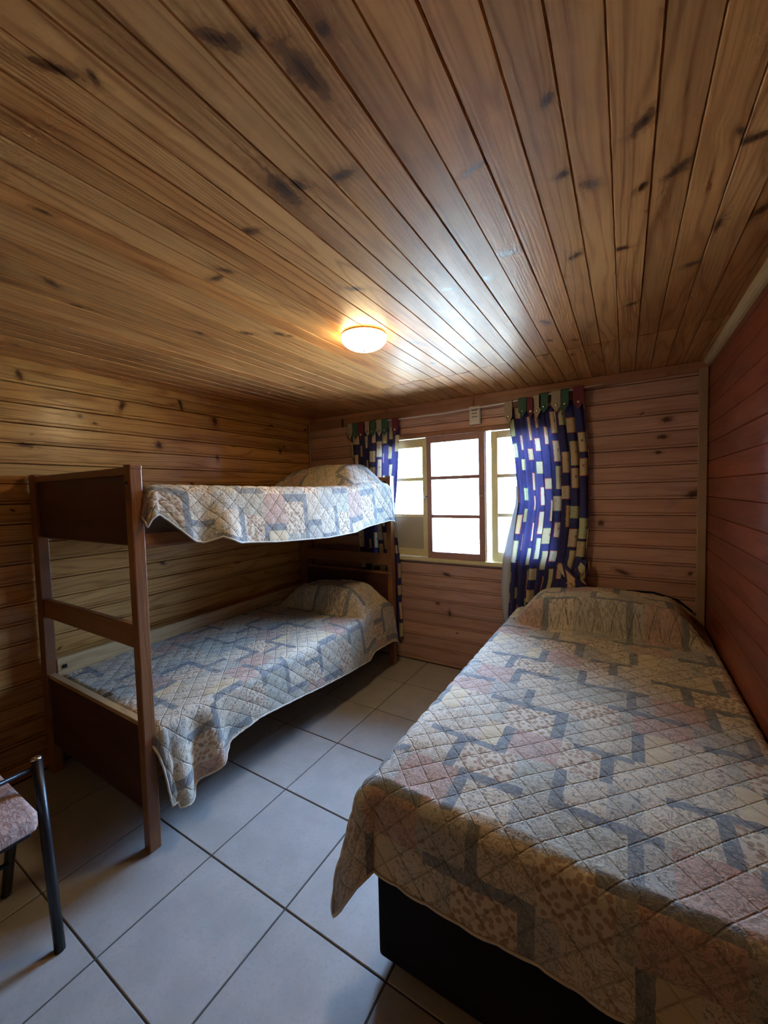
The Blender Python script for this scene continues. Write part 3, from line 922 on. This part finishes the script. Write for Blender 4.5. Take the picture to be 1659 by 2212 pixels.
w1, w2, w3 = hnoise(11, 5, 6, 22), hnoise(12, 5, 4, 12), hnoise(13, 4, 20, 45)
pr = pillow(.04, .98, 1.50, 1.95, .165, .16, .05, .12)
def top_r(a, b):
    base = -.012 * smooth((.22 - b) / .22)
    sagc = -.010 * np.sin(np.clip(a / .98, 0, 1) * PI) * smooth((1.4 - b) / 1.2)
    return base + sagc + pr(.98 - a, b)
quilt('quilt', 'large beige and slate patchwork quilt over the single bed by the red wall',   .955, 1.845, (RBX1 - .008, RBY0 + .012), -1, .588,
      .275, .262, .05, .03, .055, .10, top_r, lambda t: 1 + .06 * w2(t), 
      lambda tt, k, c: k * (.016 * w1(tt) + .006 * w3(tt)) + c * k * .035, 21, uvo=(.13, .31), rend=.05, sideflare=.045, lobe=.105)

# upper bunk
pu_ = pillow(.05, .88, 1.30, 1.86, .150, .20, .22, .14)
def top_u(a, b):
    return pu_(a, b) - .012 * smooth((1.2 - np.abs(b - .9)) / 1.2)
u1, u2 = hnoise(31, 5, 5, 16), hnoise(32, 4, 3, 9)
def drop_u(t):
    y = t
    return np.interp(y, [-2, -.01, .04, .13, .19, .26, .34, .6, 1.0, 1.5, 1.87], [.42, .46, .60, .88, .93, .86, .98, 1.06, 1.13, 1.12, 1.06])
def fold_u(tt, k, c):
    g = .040 * np.exp(-((tt - .30) / .07) ** 2) - .022 * np.exp(-((tt - .19) / .05) ** 2) + .012 * np.exp(-((tt - .10) / .05) ** 2)
    return k * (g + .007 * u1(tt)) + c * k * .01
quilt('quilt', 'patchwork quilt on the upper bunk, its edge hanging over the side rail', .86, 1.80, (-2.475, .872), 1, 1.452,
      .295, .13, .05, .05, .045, .10, top_u, drop_u, fold_u, 22, uvo=(.40, .05))

# lower bunk
pl_ = pillow(.05, .89, 1.42, 1.86, .165, .20, .10, .14)
def top_l(a, b):
    return pl_(a, b) - .010 * smooth((.4 - b) / .4)
l1, l2 = hnoise(41, 5, 5, 14), hnoise(42, 4, 20, 40)
def drop_l(t):
    return np.interp(t, [-2, 0, .04, .12, .20, .27, .45, .7, 1.1, 1.85], [1.17, 1.20, 1.21, 1.14, 1.0, .82, .78, .86, 1.0, 1.12])
def fold_l(tt, k, c):
    g = .045 * np.exp(-((tt - .20) / .045) ** 2) - .035 * np.exp(-((tt - .115) / .035) ** 2) + .030 * np.exp(-((tt - .04) / .04) ** 2)
    return k * (g + .008 * l1(tt) + .003 * l2(tt)) + c * k * .0
quilt('quilt', 'patchwork quilt on the lower bunk, its near corner hanging almost to the floor', .855, 1.80, (-2.470, .862), 1, .503,
        .300, .085, .04, .05, .045, .14, top_l, drop_l, fold_l, 23, uvo=(.22, .50))

# ================================================================== curtains
def curtain(name, label, xl, xr, zt, zb, nfold, amp, seed, y0, cw, tabs, nu=190, res=.009, group='navy curtains at the window'):
    """xl(z), xr(z): hanging edges; zb(u): lower edge"""
    root = empty(name, ((xl(zt) + xr(zt)) / 2, y0, 0))
    tag(root, label, 'curtain', group)
    rnd = random.Random(seed)
    us = np.linspace(0, 1, nu)
    hn = hnoise(seed, 4, 2, 7)
    uu = us + .018 * hn(us * 3)
    nv = 150
    V = np.linspace(0, 1, nv)
    u = us[:, None] * np.ones((1, nv)); v = np.ones((nu, 1)) * V[None, :]
    zbu = np.array([zb(t) for t in us])[:, None]
    z = zt + (zbu - zt) * v
    XLz = np.vectorize(xl)(z); XRz = np.vectorize(xr)(z)
    ph = 2 * PI * nfold * uu[:, None] + .5 * np.sin(v * 3 + u * 5)
    x = XLz + (XRz - XLz) * u + .012 * np.sin(ph * 1.0 + 1.2) * (.4 + v)
    dep = amp * (.45 + .75 * v) * (np.sin(ph) + .35 * np.sin(ph * 2.1 + 1.0))
    y = y0 + dep + .006 * np.sin(z * 9 + u * 20)
    Pn = np.stack([x, np.minimum(y, YB - .008 - .0), z], -1)
    idx = np.arange(nu * nv).reshape(nu, nv)
    F = np.stack([idx[:-1, :-1], idx[:-1, 1:], idx[1:, 1:], idx[1:, :-1]], -1).reshape(-1, 4)
    me = bpy.data.meshes.new('panel')
    me.from_pydata(Pn.reshape(-1, 3).tolist(), [], F.tolist())
    UVv = np.stack([u * cw + seed * .37, (zt - z) + 3.0 + seed], -1).reshape(-1, 2)
    uvl = me.uv_layers.new(name='UVMap')
    uvl.data.foreach_set('uv', UVv[F.reshape(-1)].astype(np.float32).reshape(-1))
    o = link('panel', me, M_curtain, None, True)
    under(o, root)
    for (tx, colr, tz, tw, hh) in tabs:
        bm = bmesh.new()
        yf = y0 - .030
        # pointed tab: over the rod and down in front
        prof = [(-.5, 0), (.5, 0), (.5, -.68), (0.0, -1.0), (-.5, -.68)]
        f_ = [bm.verts.new((tx + px_ * tw, yf - .004, tz + pz_ * hh)) for px_, pz_ in prof]
        b_ = [bm.verts.new((tx + px_ * tw, yf + .001, tz + pz_ * hh)) for px_, pz_ in prof]
        bm.faces.new(f_); bm.faces.new(b_[::-1])
        for k in range(5):
            bm.faces.new((f_[k], b_[k], b_[(k + 1) % 5], f_[(k + 1) % 5]))
        # loop to the back
        c_ = [((tx - tw / 2), (tx + tw / 2))]
        pts = [(yf - .004, tz), (yf + .002, tz + .008), (yf + .012, tz + .010), (yf + .022, tz + .006), (yf + .026, tz - .01), (yf + .026, tz - .07)]
        pr_ = [(bm.verts.new((tx - tw / 2, a_, b2)), bm.verts.new((tx + tw / 2, a_, b2))) for a_, b2 in pts]
        for p_, q_ in zip(pr_, pr_[1:]):
            bm.faces.new((p_[0], p_[1], q_[1], q_[0]))
        t = under(bm_obj('tab', bm, M_tabs[colr]), root)
        t['label'] = colr + ' pointed tab'
        b3 = lathe('button', [(.0075, 0), (.0085, .002), (.006, .004), (.001, .0045)], (0, 0, 0), M_chrome if colr != 'maroon' else M_binding, None, 12, 'y')
        b3.parent = t
        b3.matrix_parent_inverse = Matrix.Identity(4)
        b3.location = (tx, yf - .004, tz - hh * .66)
    return root

YC = YB - .050
def pl(*kv):
    xs_, ys_ = zip(*kv)
    return lambda t: float(np.interp(t, xs_, ys_))
lc = curtain('curtain', 'navy patch-print curtain left of the window, behind the bunk bed', pl((.2, -1.98), (2.0, -2.065)),
             pl((.18, -1.575), (.8, -1.585), (1.2, -1.63), (1.5, -1.60), (1.75, -1.575), (2.0, -1.555)), 1.935, pl((0, .20), (1, .185)), 6.5, .014, 3, YC + .005, .95,
             [(-2.045, 'beige', 1.995, .045, .13), (-1.985, 'green', 1.995, .05, .13), (-1.93, 'maroon', 1.995, .055, .15), (-1.86, 'beige', 1.995, .05, .12), (-1.815, 'green', 1.995, .055, .13),
              (-1.745, 'beige', 1.995, .05, .13), (-1.695, 'green', 1.995, .055, .13), (-1.595, 'maroon', 1.992, .055, .13)])
rc = curtain('curtain', 'navy patch-print curtain right of the window, knotted at its lower corner', pl((.4, -.725), (.9, -.705), (1.3, -.645), (1.6, -.665), (1.95, -.710)),
             pl((.70, -.265), (.78, -.235), (.86, -.225), (.95, -.20), (1.15, -.185), (1.6, -.19), (1.98, -.225)), 1.965, pl((0, .42), (.45, .46), (.62, .62), (.78, .70), (1, .735)), 8.5, .015, 5, YC, 1.05,
             [(-.690, 'beige', 2.005, .050, .155), (-.598, 'green', 2.010, .052, .125), (-.545, 'maroon', 2.005, .045, .13), (-.505, 'beige', 2.018, .050, .150), (-.462, 'green', 2.022, .056, .125), (-.385, 'beige', 2.028, .058, .135),
              (-.335, 'green', 2.030, .048, .135), (-.255, 'maroon', 2.035, .062, .140)], nu=240)
# knot in the tied corner: a wrapped, twisted lump and a short tail
bm = bmesh.new()
def rope(pts, r, wob=.25, n=18, seed=0):
    pts = [Vector(p) for p in pts]
    fine = []
    for i in range(len(pts) - 1):
        for k in range(8):
            t = k / 8
            p0, p1, p2, p3 = pts[max(i - 1, 0)], pts[i], pts[i + 1], pts[min(i + 2, len(pts) - 1)]
            fine.append(.5 * ((2 * p1) + (p2 - p0) * t + (2 * p0 - 5 * p1 + 4 * p2 - p3) * t * t + (3 * p1 - p0 - 3 * p2 + p3) * t ** 3))
    fine.append(pts[-1])
    m = len(fine)
    prev, up = None, Vector((0, 1, 0))
    for i, p in enumerate(fine):
        d = (fine[min(i + 1, m - 1)] - fine[max(i - 1, 0)]).normalized()
        s_ = d.cross(up).normalized(); up2 = s_.cross(d).normalized()
        rr_ = np.interp(i / (m - 1) * (len(r) - 1), range(len(r)), r)
        ring = []
        for k in range(n):
            a_ = 2 * PI * k / n
            q_ = rr_ * (1 + wob * math.sin(4 * a_ + i * .22 + seed))
            ring.append(bm.verts.new(p + s_ * math.cos(a_) * q_ + up2 * math.sin(a_) * q_ * .62))
        if prev:
            for k in range(n):
                bm.faces.new((prev[k], prev[(k + 1) % n], ring[(k + 1) % n], ring[k]))
        else:
            bm.faces.new(ring[::-1])
        prev = ring
    bm.faces.new(prev)
yk = YC - .02
rope([(-.215, yk + .01, .93), (-.230, yk - .01, .86), (-.285, yk - .03, .790), (-.335, yk - .035, .745)], [.020, .030, .026, .010], .3)
rope([(-.36, yk, .90), (-.315, yk - .02, .83), (-.255, yk - .035, .79), (-.225, yk - .03, .76), (-.250, yk - .02, .725)], [.022, .032, .030, .022, .010], .3, seed=2)
rope([(-.285, yk - .02, .80), (-.250, yk - .03, .760), (-.232, yk - .03, .715), (-.225, yk - .03, .69)], [.016, .022, .024, .018], .3, seed=4)
bmesh.ops.recalc_face_normals(bm, faces=bm.faces)
me = bpy.data.meshes.new('knot')
bm.to_mesh(me); bm.free()
uvl = me.uv_layers.new(name='UVMap')
co = [v.co for v in me.vertices]
for lp in me.loops:
    c_ = co[lp.vertex_index]
    uvl.data[lp.index].uv = (c_.x * 1.6 + c_.y + 2, c_.z * 1.2 + c_.x + 5)
o = link('knot', me, M_curtain, None, True)
under(o, rc); o['label'] = 'tied knot of bunched navy and cream cloth'
# pale lining turned out along the left edge of the right curtain
nvv = 30
vs, fs = [], []
for i in range(nvv):
    t = i / (nvv - 1)
    z = 1.42 - t * .98
    w_ = .004 + .052 * math.sin(min(1, t * 1.25) * PI * .5) * (1 if t < .75 else 1 - (t - .75) * 1.6)
    xr_ = np.interp(z, (.4, .9, 1.3, 1.6), (-.715, -.700, -.640, -.660))
    vs += [(xr_ - w_, YC + .012, z), (xr_ - w_ * .4, YC + .004, z), (xr_ + .02, YC + .008, z)]
for i in range(nvv - 1):
    for k in range(2):
        fs.append((i * 3 + k, i * 3 + k + 1, i * 3 + k + 4, i * 3 + k + 3))
me = bpy.data.meshes.new('lining'); me.from_pydata(vs, [], fs)
o = link('lining', me, M_lining, None, True); under(o, rc); o['label'] = 'pale blue-white lining showing at the edge'
o.modifiers.new('thickness', 'SOLIDIFY').thickness = .0015

# rod
bm = bmesh.new()
bm_tube(bm, [(-2.085, YC - .018, 1.997), (-1.6, YC - .018, 1.986), (-1.165, YC - .018, 1.984), (-.72, YC - .018, 2.000), (-.4, YC - .018, 2.020), (-.115, YC - .018, 2.034)], .0045, 8)
rod = bm_obj('curtain_rod', bm, M_rod, None, True)
tag(rod, 'thin white sagging curtain rod above the window', 'curtain rod')
for xx, zz in ((-2.08, 1.997), (-.335, 2.026), (-.125, 2.034)):
    b = lathe('hook', [(.006, 0), (.008, .01), (.004, .07)], (0, 0, 0), M_chrome, rod, 10, 'y')
    b.location = (xx, YB, zz)

# wall box above the window
ob = empty('wall_socket', (-.946, YB - .007, 1.950))
tag(ob, 'small white rectangular socket box on the fascia above the window', 'wall socket')
def os_(name, lst, mat, bev=.002):
    o = boxes(name, lst, mat, None, bev); o.parent = ob; return o
os_('box', [((-.041, -.026, -.066), (.041, 0, .066))], M_white, .004)
os_('cover', [((-.036, -.030, -.058), (.036, -.024, .058))], M_white, .002)
for zz in (-.012, .012, .034):
    for k in range(3):
        os_('slot', [((-.019 + k * .014, -.0318, zz - .004), (-.010 + k * .014, -.029, zz + .003))], M_dots, 0)

# cord behind the pillow of the right bed
tag(tube('cord', [(-.235, 2.845, .690), (-.12, 2.862, .722), (.02, 2.868, .752), (.15, 2.868, .755), (.27, 2.872, .722), (.34, 2.875, .66)], .006, M_blackcloth), 'thin black cord lying along the wall behind the pillow of the right bed', 'cord')

# ================================================================== ceiling lamp
lamp = empty('ceiling_lamp', (-.998, 1.505, ZC))
tag(lamp, 'round lit white dome lamp on the plank ceiling', 'ceiling lamp')
lathe('base_ring', [(.092, .0), (.100, -.002), (.101, -.008), (.097, -.010)], (0, 0, 0), M_white, lamp, 48)
dome = lathe('dome', [(.102, -.009)] + [(.102 * math.cos(t * PI / 20), -.010 - .056 * math.sin(t * PI / 20)) for t in range(1, 10)] + [(.004, -.066)], (0, 0, 0), M_lamp, lamp, 48)
lathe('finial', [(.003, -.064), (.005, -.067), (.003, -.071)], (0, 0, 0), M_chrome, lamp, 12)

# ================================================================== chair
ch = empty('chair', (-1.68, .24, 0))
tag(ch, 'black tubular folding chair with pink-beige seat at the left edge', 'chair')
def ct(name, pts, r, mat=M_blackmetal, n=14):
    return under(tube(name, pts, r, mat, None, n), ch)
for yy in (.457, .035):
    ct('front_leg', [(-1.497, yy, 0), (-1.553, yy + .004, .29), (-1.618, yy + .010, .566)], .0145)
    ct('rear_leg', [(-1.875, yy - .024, 0), (-1.77, yy - .026, .25), (-1.70, yy - .026, .43)], .0150)
    under(lathe('end_cap', [(.0145, 0), (.0135, .006), (.007, .010), (.001, .011)], (-1.619, yy + .010, .565), M_chrome if yy > .4 else M_blackmetal, None, 14), ch)
ct('crossbar', [(-1.614, .462, .545), (-1.612, .045, .545)], .0075)
ct('crossbar', [(-1.80, .43, .16), (-1.80, .012, .16)], .008)
ct('seat_bar', [(-1.56, .40, .424), (-1.56, .07, .424)], .009)
bm = bmesh.new(); bm_box(bm, (-1.90, .050, .430), (-1.462, .428, .486), .022, 4)
for v in bm.verts:                       # soft rounded corners in plan
    dx = max(0, abs(v.co.x + 1.681) - .17); dy = max(0, abs(v.co.y - .239) - .14)
    if dx > 0 and dy > 0:
        l = math.hypot(dx, dy); k = min(1, .050 / l)
        v.co.x = -1.681 + math.copysign(.17 + dx * k, v.co.x + 1.681); v.co.y = .239 + math.copysign(.14 + dy * k, v.co.y - .239)
under(bm_obj('seat', bm, M_seat, None, True), ch)
bm = bmesh.new(); bm_box(bm, (-1.885, .07, .418), (-1.478, .405, .434), .004)
under(bm_obj('seat_pan', bm, M_blackmetal), ch)
